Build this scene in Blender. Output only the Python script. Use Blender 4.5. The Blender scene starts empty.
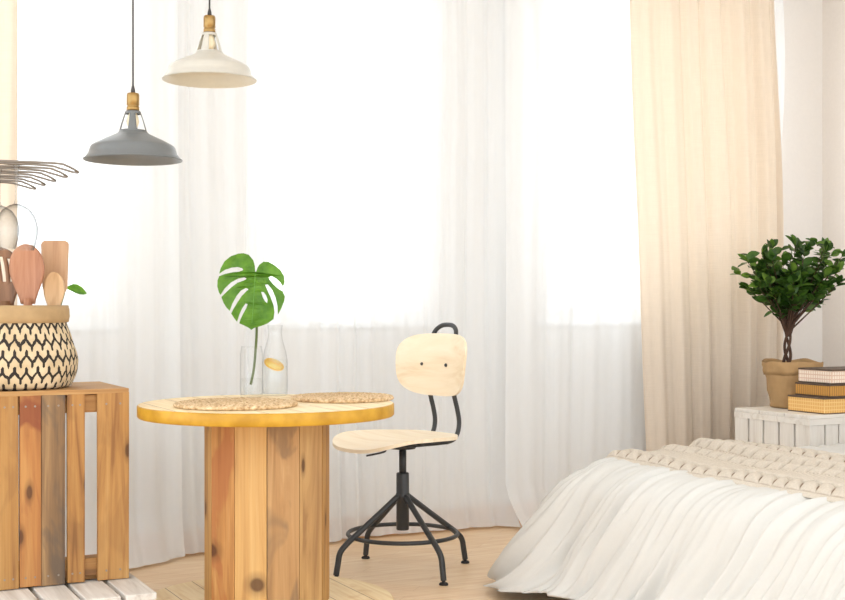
import bpy, bmesh, math, random
from mathutils import Vector, Matrix, noise
from mathutils.geometry import tessellate_polygon
random.seed(7)
PI = math.pi
S = bpy.context.scene
COL = S.collection
TH = math.radians(27.0)
CT, ST = math.cos(TH), math.sin(TH)
CAMZ, FPX, CX, HY = 1.06, 1280.0, 422.5, 305.0

# ---- measuring helpers: where a sight line of the photograph meets the room -------------------------------
def ray(px):
    return (px - CX) / FPX
def depth_at(px, v):
    return v / (CT - ST * ray(px))
def U(px, v):
    d = depth_at(px, v); return d * (CT * ray(px) + ST)
def Zp(py, d):
    return CAMZ + (HY - py) / FPX * d
def room(px, d):
    x = ray(px) * d
    return (CT * x + ST * d, -ST * x + CT * d)

# ---- object helpers ---------------------------------------------------------------------------------------
def tag(o, label=None, cat=None, group=None, kind=None):
    if label: o['label'] = label
    if cat: o['category'] = cat
    if group: o['group'] = group
    if kind: o['kind'] = kind
    return o
def empty(name, loc, rz=0.0, label=None, cat=None, group=None):
    o = bpy.data.objects.new(name, None); COL.objects.link(o)
    o.location = loc; o.rotation_euler = (0, 0, rz); o.empty_display_size = .05
    return tag(o, label, cat, group)

class MB:
    def __init__(s):
        s.bm = bmesh.new(); s.uv = None
    def box(s, x0, x1, y0, y1, z0, z1, mi=0, bev=0.0, jit=0.0):
        P = [(x0,y0,z0),(x1,y0,z0),(x1,y1,z0),(x0,y1,z0),(x0,y0,z1),(x1,y0,z1),(x1,y1,z1),(x0,y1,z1)]
        vs = [s.bm.verts.new(Vector(p) + Vector([random.uniform(-jit, jit) for _ in range(3)])) for p in P]
        F = [(0,3,2,1),(4,5,6,7),(0,1,5,4),(1,2,6,5),(2,3,7,6),(3,0,4,7)]
        fs = []
        for f in F:
            q = s.bm.faces.new([vs[i] for i in f]); q.material_index = mi; fs.append(q)
        if bev:
            es = list({e for f in fs for e in f.edges})
            r = bmesh.ops.bevel(s.bm, geom=es, offset=bev, segments=2, profile=.5, affect='EDGES')
            for f in r['faces']: f.material_index = mi
        return vs
    def tube(s, pts, r, n=10, mi=0, closed=False, cap=True):
        pts = [Vector(p) for p in pts]; N = len(pts)
        rs = r if isinstance(r, (list, tuple)) else [r] * N
        rings = []
        up = None
        for i, p in enumerate(pts):
            if closed: t = pts[(i+1) % N] - pts[i-1]
            else: t = pts[min(i+1, N-1)] - pts[max(i-1, 0)]
            t.normalize()
            if up is None:
                up = Vector((0,0,1)) if abs(t.z) < .9 else Vector((1,0,0))
            up = up - t * up.dot(t); up.normalize()
            b = t.cross(up)
            rings.append([s.bm.verts.new(p + (up * math.cos(2*PI*k/n) + b * math.sin(2*PI*k/n)) * rs[i]) for k in range(n)])
        for i in range(N if closed else N-1):
            A, B = rings[i], rings[(i+1) % N]
            for k in range(n):
                f = s.bm.faces.new((A[k], A[(k+1)%n], B[(k+1)%n], B[k])); f.material_index = mi; f.smooth = True
        if cap and not closed:
            f = s.bm.faces.new(rings[0][::-1]); f.material_index = mi
            f = s.bm.faces.new(rings[-1]); f.material_index = mi
    def lathe(s, prof, n=48, mi=0, cx=0, cy=0, skip=None, wob=None, uvscale=None):
        rings = []
        for j, (r, z) in enumerate(prof):
            if r < 1e-6:
                rings.append([s.bm.verts.new((cx, cy, z))])
            else:
                ring = []
                for k in range(n):
                    a = 2*PI*k/n; rr = r + (wob(a, z) if wob else 0)
                    ring.append(s.bm.verts.new((cx + rr*math.cos(a), cy + rr*math.sin(a), z)))
                rings.append(ring)
        if uvscale and not s.uv: s.uv = s.bm.loops.layers.uv.new('UVMap')
        for j in range(len(rings)-1):
            A, B = rings[j], rings[j+1]
            for k in range(n):
                if skip and skip(j, k): continue
                k2 = (k+1) % n
                if len(A) == 1 and len(B) == 1: continue
                if len(A) == 1: q = (A[0], B[k2], B[k])
                elif len(B) == 1: q = (A[k], A[k2], B[0])
                else: q = (A[k], A[k2], B[k2], B[k])
                f = s.bm.faces.new(q); f.material_index = mi; f.smooth = True
                if uvscale and len(q) == 4:
                    uu = [(k/n, prof[j][1]), ((k+1)/n, prof[j][1]), ((k+1)/n, prof[j+1][1]), (k/n, prof[j+1][1])]
                    for lp, c in zip(f.loops, uu): lp[s.uv].uv = c
    def grid(s, fn, nu, nv, mi=0, closed_u=False):
        V = [[s.bm.verts.new(fn(i/(nu if closed_u else nu-1), j/(nv-1))) for i in range(nu)] for j in range(nv)]
        for j in range(nv-1):
            for i in range(nu if closed_u else nu-1):
                i2 = (i+1) % nu
                f = s.bm.faces.new((V[j][i], V[j][i2], V[j+1][i2], V[j+1][i])); f.material_index = mi; f.smooth = True
        return V
    def poly_slab(s, pts, z0, z1, mi=0, warp=None, bev=0.0, side_mi=None):
        # a plate of outline pts (x,y): concentric rings for a warpable surface
        K = 7
        top, bot = [], []
        c = Vector((sum(p[0] for p in pts)/len(pts), sum(p[1] for p in pts)/len(pts)))
        def w(x, y, z): return Vector((x, y, z + (warp(x, y) if warp else 0)))
        n = len(pts)
        for lst, z in ((top, z1), (bot, z0)):
            for k in range(K, 0, -1):
                t = k / K
                ring = []
                for p in pts:
                    q = c + (Vector(p) - c) * t
                    zz = z
                    ring.append(s.bm.verts.new(w(q.x, q.y, zz)))
                lst.append(ring)
            lst.append(s.bm.verts.new(w(c.x, c.y, z)))
        for lst, flip in ((top, False), (bot, True)):
            for k in range(K-1):
                A, B = lst[k], lst[k+1]
                for i in range(n):
                    q = [A[i], A[(i+1)%n], B[(i+1)%n], B[i]]
                    f = s.bm.faces.new(q[::-1] if flip else q); f.smooth = True; f.material_index = mi
            A = lst[K-1]
            for i in range(n):
                q = [A[i], A[(i+1)%n], lst[K]]
                f = s.bm.faces.new(q[::-1] if flip else q); f.smooth = True; f.material_index = mi
        for i in range(n):
            f = s.bm.faces.new((bot[0][i], bot[0][(i+1)%n], top[0][(i+1)%n], top[0][i])); f.material_index = mi if side_mi is None else side_mi
            f.smooth = True
            for e in f.edges:
                if len(e.link_faces) == 2: pass
        for ring in (top[0], bot[0]):
            for i in range(n):
                e = s.bm.edges.get((ring[i], ring[(i+1)%n]))
                if e: e.smooth = False
    def build(s, name, mats, parent=None, solid=0.0, autosmooth=False, subsurf=0, recalc=True):
        if recalc: bmesh.ops.recalc_face_normals(s.bm, faces=s.bm.faces)
        me = bpy.data.meshes.new(name); s.bm.to_mesh(me); s.bm.free()
        for m in (mats if isinstance(mats, (list, tuple)) else [mats]): me.materials.append(m)
        o = bpy.data.objects.new(name, me); COL.objects.link(o)
        if parent is not None: o.parent = parent
        if solid:
            md = o.modifiers.new('thick', 'SOLIDIFY'); md.thickness = solid; md.offset = -1
        if subsurf:
            md = o.modifiers.new('sub', 'SUBSURF'); md.levels = subsurf; md.render_levels = subsurf
        return o

def spline(pts, per=8, closed=False):
    P = [Vector(p) for p in pts]; out = []
    n = len(P)
    rng = range(n if closed else n-1)
    for i in rng:
        if closed: a, b, c, d = P[i-1], P[i], P[(i+1)%n], P[(i+2)%n]
        else: a, b, c, d = P[max(i-1,0)], P[i], P[i+1], P[min(i+2, n-1)]
        for k in range(per):
            t = k/per
            out.append(.5*((2*b) + (c-a)*t + (2*a-5*b+4*c-d)*t*t + (3*b-a-3*c+d)*t**3))
    if not closed: out.append(P[-1])
    return out

# ---- materials --------------------------------------------------------------------------------------------
def lin(c):
    return tuple(((x/255)/12.92 if x/255 <= .04045 else ((x/255+.055)/1.055)**2.4) for x in c) + (1,)
class N:
    def __init__(s, name):
        s.m = bpy.data.materials.new(name); s.m.use_nodes = True
        s.t = s.m.node_tree; s.t.nodes.clear()
        s.out = s.t.nodes.new('ShaderNodeOutputMaterial')
    def n(s, typ, **kw):
        q = s.t.nodes.new('ShaderNode' + typ)
        for k, v in kw.items():
            if k.startswith('i_'):
                key = k[2:]; key = int(key) if key.isdigit() else key.replace('_', ' ')
                q.inputs[key].default_value = v
            else: setattr(q, k, v)
        return q
    def l(s, a, ao, b, bi): s.t.links.new(a.outputs[ao], b.inputs[bi])
    def math(s, op, a, b=None):
        q = s.n('Math', operation=op)
        for i, x in enumerate((a, b)):
            if x is None: continue
            if isinstance(x, (int, float)): q.inputs[i].default_value = x
            else: s.t.links.new(x, q.inputs[i])
        return q.outputs[0]
    def ramp(s, fac, stops):
        q = s.n('ValToRGB'); s.t.links.new(fac, q.inputs[0])
        e = q.color_ramp.elements
        while len(e) < len(stops): e.new(.5)
        for i, (p, c) in enumerate(stops):
            e[i].position = p; e[i].color = c
        return q.outputs[0]
    def mix(s, fac, a, b, blend='MIX'):
        q = s.n('Mix', data_type='RGBA', blend_type=blend)
        for i, x in ((0, fac), (6, a), (7, b)):
            if isinstance(x, (int, float, tuple)): q.inputs[i].default_value = x
            else: s.t.links.new(x, q.inputs[i])
        return q.outputs[2]
    def bump(s, h, strength=.3, dist=.01):
        q = s.n('Bump', i_Strength=strength, i_Distance=dist); s.t.links.new(h, q.inputs['Height']); return q.outputs[0]
    def bsdf(s, color, rough=.6, normal=None, **kw):
        q = s.n('BsdfPrincipled')
        if isinstance(color, tuple): q.inputs['Base Color'].default_value = color
        else: s.t.links.new(color, q.inputs['Base Color'])
        q.inputs['Roughness'].default_value = rough
        for k, v in kw.items(): q.inputs[k.replace('_', ' ')].default_value = v
        if normal is not None: s.t.links.new(normal, q.inputs['Normal'])
        s.t.links.new(q.outputs[0], s.out.inputs[0])
        return q

def plain(name, rgb, rough=.6, var=.04, scale=30, bump=.05, **kw):
    M = N(name); tc = M.n('TexCoord'); nz = M.n('TexNoise', i_Scale=scale, i_Detail=4.0); M.l(tc, 'Object', nz, 'Vector')
    c = lin(rgb); d = tuple(x*(1-var*2) for x in c[:3]) + (1,)
    M.bsdf(M.ramp(nz.outputs[0], [(.3, d), (.7, c)]), rough, M.bump(nz.outputs[0], bump, .004) if bump else None, **kw)
    return M.m

def wood(name, light, mid, dark, axis=2, seed=0, across=24.0, along=1.3, knots=.5, rough=.62, stain=None, stain_amt=.5, knot_rgb=(70, 36, 14), contrast=1.0):
    M = N(name); tc = M.n('TexCoord')
    sc = [across]*3; sc[axis] = along
    mp = M.n('Mapping'); mp.inputs['Location'].default_value = (seed*1.37, seed*2.11, seed*.73); mp.inputs['Scale'].default_value = sc
    M.l(tc, 'Object', mp, 'Vector')
    n1 = M.n('TexNoise', i_Scale=1.0, i_Detail=5.0, i_Roughness=.55, i_Distortion=1.2); M.l(mp, 0, n1, 'Vector')
    rings = M.math('FRACT', M.math('MULTIPLY', n1.outputs[0], 7.0))
    rings = M.math('ABSOLUTE', M.math('SUBTRACT', rings, .5))
    sc2 = [150.0]*3; sc2[axis] = 4.0
    mp2 = M.n('Mapping'); mp2.inputs['Scale'].default_value = sc2; M.l(tc, 'Object', mp2, 'Vector')
    n2 = M.n('TexNoise', i_Scale=1.0, i_Detail=3.0); M.l(mp2, 0, n2, 'Vector')
    base = M.ramp(n1.outputs[0], [(.30, lin(light)), (.5, lin(mid)), (.70, lin(dark))])
    c = M.mix(M.math('MULTIPLY', rings, .55*contrast), base, lin(mid), 'MIX')
    c = M.mix(M.math('MULTIPLY', M.math('SUBTRACT', n2.outputs[0], .35), .55*contrast), c, lin(dark))
    if stain:
        mp3 = M.n('Mapping'); s3 = [9.0]*3; s3[axis] = 3.4; mp3.inputs['Scale'].default_value = s3; mp3.inputs['Location'].default_value = (seed*3.1, seed, seed*.9)
        M.l(tc, 'Object', mp3, 'Vector')
        n3 = M.n('TexNoise', i_Scale=1.0, i_Detail=3.0, i_Distortion=.8); M.l(mp3, 0, n3, 'Vector')
        f = M.ramp(n3.outputs[0], [(.52, (0,0,0,1)), (.60, (1,1,1,1))])
        c = M.mix(M.math('MULTIPLY', f, stain_amt), c, lin(stain))
    if knots:
        sx = M.n('SeparateXYZ'); M.l(tc, 'Object', sx, 0)
        oth = [q for q in range(3) if q != axis]
        ac = M.math('ADD', sx.outputs[oth[0]], M.math('MULTIPLY', sx.outputs[oth[1]], .77))
        cb = M.n('CombineXYZ')
        M.t.links.new(M.math('ADD', M.math('MULTIPLY', ac, 8.5), seed*.77+20.3), cb.inputs[0])
        M.t.links.new(M.math('ADD', M.math('MULTIPLY', sx.outputs[axis], 3.4), seed*1.31+20.1), cb.inputs[1])
        vo = M.n('TexVoronoi', voronoi_dimensions='2D', i_Scale=1.0); M.l(cb, 0, vo, 'Vector')
        sep = M.n('SeparateColor'); M.l(vo, 'Color', sep, 0)
        has = M.math('GREATER_THAN', sep.outputs[0], 1 - knots)
        k = M.ramp(vo.outputs['Distance'], [(.06, (1,1,1,1)), (.09, (.45,.45,.45,1)), (.17, (0,0,0,1))])
        c = M.mix(M.math('MULTIPLY', M.math('MULTIPLY', k, has), .85), c, lin(knot_rgb))
    h = M.math('ADD', rings, n2.outputs[0])
    M.bsdf(c, rough, M.bump(h, .15, .002))
    return M.m

def sheer_mat(name, rgb, transp=.3, trans_mix=.6, linen=0.0):
    M = N(name); tc = M.n('TexCoord')
    col = lin(rgb)
    if linen:
        mp = M.n('Mapping'); mp.inputs['Scale'].default_value = (500, 500, 12); M.l(tc, 'Object', mp, 'Vector')
        nz = M.n('TexNoise', i_Scale=1.0, i_Detail=2.0); M.l(mp, 0, nz, 'Vector')
        mp2 = M.n('Mapping'); mp2.inputs['Scale'].default_value = (10, 10, 420); M.l(tc, 'Object', mp2, 'Vector')
        nz2 = M.n('TexNoise', i_Scale=1.0, i_Detail=2.0); M.l(mp2, 0, nz2, 'Vector')
        f = M.math('MULTIPLY', M.math('ADD', nz.outputs[0], nz2.outputs[0]), .5)
        c = M.ramp(f, [(.35, tuple(x*(1-linen) for x in col[:3]) + (1,)), (.62, col)])
    else: c = None
    di = M.n('BsdfDiffuse'); tl = M.n('BsdfTranslucent'); tp = M.n('BsdfTransparent')
    for q in (di, tl):
        if c is None: q.inputs[0].default_value = col
        else: M.t.links.new(c, q.inputs[0])
    m1 = M.n('MixShader'); m1.inputs[0].default_value = trans_mix
    M.l(di, 0, m1, 1); M.l(tl, 0, m1, 2)
    m2 = M.n('MixShader')
    if transp > 0:
        lw = M.n('LayerWeight', i_Blend=.35)
        f = M.math('MULTIPLY', M.math('SUBTRACT', 1.0, M.math('MULTIPLY', lw.outputs['Facing'], .9)), transp)
        M.t.links.new(f, m2.inputs[0])
    else: m2.inputs[0].default_value = 0
    M.l(m1, 0, m2, 1); M.l(tp, 0, m2, 2); M.l(m2, 0, M.out, 0)
    return M.m

def thin_glass(name, tint=(1,1,1,1), edge=.55, refl=.10, power=3.5, dark=.42):
    M = N(name)
    tp = M.n('BsdfTransparent'); tp.inputs[0].default_value = tint
    gl = M.n('BsdfGlossy'); gl.inputs['Roughness'].default_value = .03
    dk = M.n('BsdfTransparent'); dk.inputs[0].default_value = (dark*tint[0], dark*1.02*tint[1], dark*1.04*tint[2], 1)
    lw = M.n('LayerWeight', i_Blend=.5)
    f = M.math('POWER', lw.outputs['Facing'], power)
    mm = M.n('MixShader'); M.t.links.new(M.math('MULTIPLY', f, edge), mm.inputs[0]); M.l(tp, 0, mm, 1); M.l(dk, 0, mm, 2)
    m2 = M.n('MixShader'); M.t.links.new(M.math('ADD', M.math('MULTIPLY', f, refl), refl*.25), m2.inputs[0]); M.l(mm, 0, m2, 1); M.l(gl, 0, m2, 2)
    M.l(m2, 0, M.out, 0)
    return M.m

def leaf_mat(name, a, b, trans=.35, rough=.4):
    M = N(name); tc = M.n('TexCoord'); nz = M.n('TexNoise', i_Scale=22.0, i_Detail=3.0); M.l(tc, 'Object', nz, 'Vector')
    c = M.ramp(nz.outputs[0], [(.35, lin(a)), (.65, lin(b))])
    p = M.bsdf(c, rough)
    tl = M.n('BsdfTranslucent'); M.t.links.new(c, tl.inputs[0])
    ms = M.n('MixShader'); ms.inputs[0].default_value = trans
    M.l(p, 0, ms, 1); M.l(tl, 0, ms, 2); M.l(ms, 0, M.out, 0)
    return M.m

M_wall = plain('white_plaster', (241, 237, 233), .9, .01, 60, .03)
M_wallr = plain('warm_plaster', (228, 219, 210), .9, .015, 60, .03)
M_ceil = plain('ceiling_paint', (244, 242, 238), .9, .01)
M_frame = plain('window_paint', (244, 245, 246), .45, .01)
M_base = wood('oak_baseboard', (226, 172, 112), (214, 158, 98), (186, 130, 74), axis=0, knots=0)
M_sheer = sheer_mat('white_voile', (250, 253, 255), .34, .16)
M_linen = sheer_mat('beige_linen', (249, 239, 226), .0, .45, linen=.07)
M_pane = thin_glass('window_glass', edge=0, refl=.02)

# floor: wide light oak boards
def floor_mat():
    M = N('light_oak_floor'); tc = M.n('TexCoord')
    br = M.n('TexBrick', offset=.5); br.inputs['Scale'].default_value = 1.0
    br.inputs['Brick Width'].default_value = .6; br.inputs['Row Height'].default_value = .09
    br.inputs['Mortar Size'].default_value = .0012; br.inputs['Bias'].default_value = 0
    br.inputs['Color1'].default_value = (0,0,0,1); br.inputs['Color2'].default_value = (1,1,1,1); br.inputs['Mortar'].default_value = (.5,.5,.5,1)
    mp = M.n('Mapping'); mp.inputs['Rotation'].default_value = (0, 0, math.radians(45)); M.l(tc, 'Object', mp, 'Vector'); M.l(mp, 0, br, 'Vector')
    mg = M.n('Mapping'); mg.inputs['Rotation'].default_value = (0, 0, math.radians(45)); mg.inputs['Scale'].default_value = (3, 40, 1); M.l(tc, 'Object', mg, 'Vector')
    nz = M.n('TexNoise', i_Scale=1.0, i_Detail=5.0, i_Distortion=.6); M.l(mg, 0, nz, 'Vector')
    c = M.ramp(nz.outputs[0], [(.3, lin((222, 190, 152))), (.7, lin((240, 216, 184)))])
    c = M.mix(M.math('MULTIPLY', br.outputs['Color'], .35), c, lin((214, 172, 124)))
    c = M.mix(M.math('MULTIPLY', br.outputs['Fac'], .35), c, lin((170, 126, 84)))
    M.bsdf(c, .42, M.bump(nz.outputs[0], .05, .002))
    return M.m
M_floor = floor_mat()

# ---- the setting --------------------------------------------------------------------------------------------
VW, VC = 5.34, 5.245          # window wall, curtain line
UR, UL = 5.22, -1.6          # right wall, where the window wall ends on the left
HC = 2.95
def struct(o): o['kind'] = 'structure'; return o
b = MB(); b.box(UL, UR+.25, -1.5, VW+.25, -.1, 0); struct(b.build('floor', M_floor))
b = MB(); b.box(UL, UR+.25, 1.0, VW+.25, HC, HC+.1); struct(b.build('ceiling', M_ceil))
WIN = [(U(-40, VW), U(82, VW+.11)+.06), (U(266, VW), U(399, VW+.11)+.06), (U(549, VW), U(768, VW))]
ZB, ZT = 1.04, 2.78
b = MB()
e = UL
for a0, a1 in WIN:
    b.box(e, a0, VW, VW+.22, 0, HC); b.box(a0, a1, VW, VW+.22, 0, ZB); b.box(a0, a1, VW, VW+.22, ZT, HC); e = a1
b.box(e, UR+.25, VW, VW+.22, 0, HC)
struct(b.build('wall_back', M_wall))
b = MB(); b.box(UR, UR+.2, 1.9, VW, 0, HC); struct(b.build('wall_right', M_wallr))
b = MB(); b.box(UL, UR, VW-.018, VW, 0, .095, bev=.003); struct(b.build('baseboard_back', M_base))
b = MB(); b.box(UR-.018, UR, 1.9, VW-.02, 0, .095, bev=.003); struct(b.build('baseboard_right', M_base))
for i, (a0, a1) in enumerate(WIN):
    w = empty('window_%d' % (i+1), ((a0+a1)/2, VW+.14, ZB)); struct(w)
    h = (a1-a0)/2; H = ZT - ZB
    b = MB()
    for (x0, x1, z0, z1) in ((-h, -h+.06, 0, H), (h-.06, h, 0, H), (-h+.06, h-.06, 0, .07), (-h+.06, h-.06, H-.07, H)):
        b.box(x0, x1, -.03, .03, z0, z1, bev=.006)
    b.build('window_frame', M_frame, w)
    b = MB(); b.box(-h+.06, h-.06, -.004, .004, .07, H-.07); b.build('pane', M_pane, w)
    b = MB(); b.box(-h-.09, h+.09, -.165, -.031, -.085, -.055, bev=.006); b.build('window_sill', M_frame, w)
b = MB(); b.box(-.2, UR-.02, VC-.035, VC+.035, HC-.07, HC, bev=.004); struct(b.build('trim_1', M_frame))   # curtain track cover

# ---- curtains -----------------------------------------------------------------------------------------------
def curtain(name, u0, u1, folds, amp, seed, mat, label, group=None, z0=.012, z1=HC-.075, v=VC, edges=None, puddle=0.0, nu=None, thick=0.0):
    w = u1 - u0
    nu = nu or int(w * 170); nz = 44
    cx = (u0+u1)/2
    def fn(s, t):
        z = z0 + (z1 - z0) * (t**1.0)
        # warped phase: folds of unequal width that wander a little down the drop
        q = s + .035*noise.noise((s*folds*.35, t*.8, seed)) + .012*noise.noise((s*6, t*2.0, seed+9))
        ph = 2*PI*folds*q
        a = amp * (.55 + .6*noise.noise((s*folds*.45, seed*3.3, t*.5)) )
        a *= (.75 + .25*(1-t))
        y = a*math.sin(ph) + .35*a*math.sin(2.3*ph+seed) + .012*noise.noise((s*folds*1.3, t*3, seed+4))
        x = u0 + w*s
        if edges: x += edges(s, t)
        x += .25*a*math.cos(ph*1.0)
        # the hem spreads on the floor
        if puddle:
            k = max(0.0, 1 - (z - z0)/.20); k = k**1.5
            m = max(0.0, .5+noise.noise((s*folds*.3+3, seed, 1.7)))
            y -= puddle*k*m; x += .04*k*noise.noise((s*9, seed, 0))
        return (x - cx, y, z - z0)
    b = MB(); b.grid(fn, nu, nz)
    o = b.build(name, mat, recalc=False, solid=thick)
    o.location = (cx, v, z0)
    return tag(o, label, 'curtain', group)
ua, ub, uc, ud = U(12, VC), U(176, VC), U(505, VC), U(783, VC)
curtain('sheer_curtain', ua-.1, ub, 7, .015, 1.3, M_sheer, 'white sheer curtain panel behind the grey pendant lamp and the brown crate', puddle=.24,
        edges=lambda s, t: -.0*s + .05*(s-.5)*(1-t))
curtain('sheer_curtain', ub-.03, uc+.04, 15, .016, 4.1, M_sheer, 'wide white sheer curtain panel behind the spool table, monstera leaf and swivel chair', v=VC+.045, puddle=.16)
curtain('sheer_curtain', uc+.0, ud-.02, 10, .016, 7.7, M_sheer, 'white sheer curtain panel between the swivel chair and the pleated beige curtain', v=VC-.0, puddle=.26,
        edges=lambda s, t: .055*max(0, s-.9)*10*(.55*math.sin(3.2*t*PI*.9+.5)))
VL = VC - .09
uL0, uL1 = U(629, VL), U(779, VL)
def bedge(s, t):
    left = (1-s) * (.13*max(0, 1-t*1.05)**1.2)
    right = s * (.05*math.sin(PI*min(1, t*1.1))*.9 - .02*t)
    return left + right
curtain('beige_curtain', uL0, uL1, 6.5, .034, 12.2, M_linen, 'beige linen curtain hanging in pleats behind the potted tree, beside the bare wall', v=VL, edges=bedge, thick=.001)
curtain('beige_curtain', .05, U(17, VL), 6, .03, 15.2, M_linen, 'narrow strip of beige linen curtain at the picture edge behind the wine glass rack', v=VL, thick=.001)

# ---- white pallet under the crate ---------------------------------------------------------------------------
ZP = .144
M_pal = wood('whitewashed_pallet_wood', (232, 230, 226), (216, 212, 206), (182, 174, 164), axis=1, seed=3, knots=.3, knot_rgb=(150, 138, 124))
pu = U(157.5, 4.01)
pal = empty('wooden_pallet', (pu-.40, 4.36, 0), 0, 'whitewashed low wooden pallet on the floor under the brown crate', 'pallet')
b = MB()
x = .40
for i in range(7):
    wd = (.098, .108, .1, .112, .104, .1, .1)[i]
    b.box(x-wd, x, -.345+random.uniform(-.004, .004), .345, ZP-.022, ZP, bev=.003); x -= wd + .016
xl = x + .016
b.build('deck_boards', M_pal, pal)
for y in (-.335, -.045, .245):
    b = MB(); b.box(xl, .395, y, y+.09, ZP-.044, ZP-.0225, bev=.002); b.build('stringer_board', M_pal, pal)
for y in (-.335, -.045, .245):
    for xx in (xl+.01, (xl+.395)/2-.05, .285):
        b = MB(); b.box(xx, xx+.1, y, y+.09, .0, ZP-.0445, bev=.003); b.build('spacer_block', M_pal, pal)

# ---- brown crate ----------------------------------------------------------------------------------------------
VF = 4.26; CD = .424; CH = .638
cu1 = U(129, VF); cu0 = cu1 - .545
crate = empty('wooden_crate', ((cu0+cu1)/2, VF, ZP), 0, 'brown slatted wooden crate standing upright on the white pallet, carrying the patterned basket', 'crate')
ox = (cu0+cu1)/2
cw = [wood('crate_wood_a', (190, 150, 91), (176, 130, 71), (128, 83, 44), seed=1, stain=(120, 81, 48), stain_amt=.25),
      wood('crate_wood_b', (194, 145, 84), (177, 120, 64), (129, 76, 42), seed=23, stain=(127, 61, 34), stain_amt=.8, knots=.7),
      wood('crate_wood_c', (169, 135, 92), (142, 110, 74), (80, 61, 46), seed=9, stain=(80, 73, 66), stain_amt=.6, across=20, contrast=1.8, knots=.7),
      wood('crate_wood_d', (188, 147, 85), (173, 125, 67), (124, 79, 40), seed=12, knots=.4, stain=(103, 71, 42), stain_amt=.3),
      wood('crate_wood_e', (193, 154, 96), (180, 134, 75), (133, 88, 48), seed=17, knots=.45, stain=(128, 88, 51), stain_amt=.2),
      wood('crate_wood_rail', (176, 132, 76), (159, 113, 60), (107, 71, 39), axis=0, seed=21)]
def uu(px): return U(px, VF) - ox
b = MB()
sl = [(-40, -4, 0), (-1, 18.6, 0), (19.6, 41, 1), (41.6, 65, 2), (67.5, 85, 3), (97.5, 129, 4)]
for k, (p0, p1, mi) in enumerate(sl):
    z0 = .002 + random.uniform(0, .006); z1 = CH - .012 - random.uniform(0, .006)
    x0 = max(uu(p0), cu0 - ox)
    b.box(x0, uu(p1), 0, .014, z0, z1, mi=mi, bev=.002, jit=.0015)
b.build('slatted_front', cw, crate)
for z0 in (.02, CH-.077):
    for bx_ in ((cu0-ox+.002, cu1-ox-.002, .0145, .034), (cu0-ox+.002, cu1-ox-.002, CD-.034, CD-.0145), (cu0-ox+.002, cu0-ox+.022, .0345, CD-.0345), (cu1-ox-.022, cu1-ox-.002, .0345, CD-.0345)):
        if z0 < .1 and bx_[2] > .03: continue
        b = MB(); b.box(*bx_, z0, z0+.058, bev=.002); b.build('rail', cw[5], crate)
b = MB()
for y0, y1, mi in ((.0, .205, 0), (.211, CD, 4)):
    b.box(cu0-ox, cu1-ox, y0, y1, CH-.0165, CH, mi=0 if mi == 0 else 1, bev=.002)
b.build('top_panel', [wood('crate_top_a', (193, 155, 101), (177, 132, 79), (126, 88, 51), axis=0, seed=31), wood('crate_top_b', (199, 162, 108), (184, 142, 88), (136, 95, 56), axis=0, seed=35)], crate)
b = MB(); b.box(cu0-ox+.004, cu1-ox-.004, .036, CD-.036, .004, .018, bev=.002); b.build('bottom_panel', cw[5], crate)
for sx, pos in ((1, cu1-ox-.0365), (-1, cu0-ox+.0225)):
    b = MB()
    for y0, y1, mi in ((.036, .11, 0), (.12, .2, 3), (.21, .30, 4)): b.box(pos, pos+.0135, y0, y1, .006, CH-.018, mi=mi, bev=.002)
    b.build('slatted_side', cw, crate)
M_nail = plain('nail_steel', (150, 140, 128), .4, .02, 10, 0, Metallic=.8)
for p0, p1, mi in sl[1:]:
    for z in (.035, CH-.05):
        for xx in ((uu(p0)*.72+uu(p1)*.28), (uu(p0)*.28+uu(p1)*.72)):
            b = MB(); b.tube([(xx, .002, z), (xx, -.0012, z)], .0035, 8); b.build('nail', M_nail, crate)

# ---- patterned basket --------------------------------------------------------------------------------------
def basket_mat():
    M = N('zigzag_woven_paper'); uv = M.n('UVMap'); sp = M.n('SeparateXYZ'); M.l(uv, 0, sp, 0)
    u = M.math('MULTIPLY', sp.outputs[0], 34.0)
    tri = M.math('MULTIPLY', M.math('ABSOLUTE', M.math('SUBTRACT', M.math('FRACT', u), .5)), 2.0)      # 0 at peak column
    v = M.math('DIVIDE', sp.outputs[1], .0535)
    nz = M.n('TexNoise', i_Scale=60.0, i_Detail=2.0); tc = M.n('TexCoord'); M.l(tc, 'Object', nz, 'Vector')
    v = M.math('ADD', v, M.math('MULTIPLY', M.math('SUBTRACT', nz.outputs[0], .5), .35))
    f = M.math('FRACT', M.math('ADD', v, M.math('MULTIPLY', tri, .42)))
    band = M.math('LESS_THAN', f, .27)
    knob = M.math('MULTIPLY', M.math('LESS_THAN', tri, .27), M.math('LESS_THAN', f, .5))
    knob2 = M.math('MULTIPLY', M.math('GREATER_THAN', tri, .78), M.math('GREATER_THAN', f, .80))
    m = M.math('MAXIMUM', M.math('MAXIMUM', band, knob), knob2)
    n2 = M.n('TexNoise', i_Scale=14.0, i_Detail=4.0); M.l(tc, 'Object', n2, 'Vector')
    ba = M.ramp(n2.outputs[0], [(.3, lin((190, 168, 132))), (.7, lin((220, 202, 170)))])
    c = M.mix(m, ba, lin((44, 38, 34)))
    M.bsdf(c, .85, M.bump(M.math('ADD', n2.outputs[0], M.math('MULTIPLY', m, .4)), .35, .004))
    return M.m
M_bask = basket_mat()
M_cuff = plain('kraft_cuff', (184, 154, 112), .85, .1, 22, .3)
ZC = ZP + CH
bvx = 4.455
bu = U(16, bvx)
bask = empty('patterned_basket', (bu, bvx, ZC), 0, 'round cream basket with black zigzag pattern and tan cuff on the brown crate', 'basket')
def bw(a, z): return .006*noise.noise((math.cos(a)*2, math.sin(a)*2, z*9)) + .003*noise.noise((math.cos(a)*6, math.sin(a)*6, z*25))
b = MB()
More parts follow.
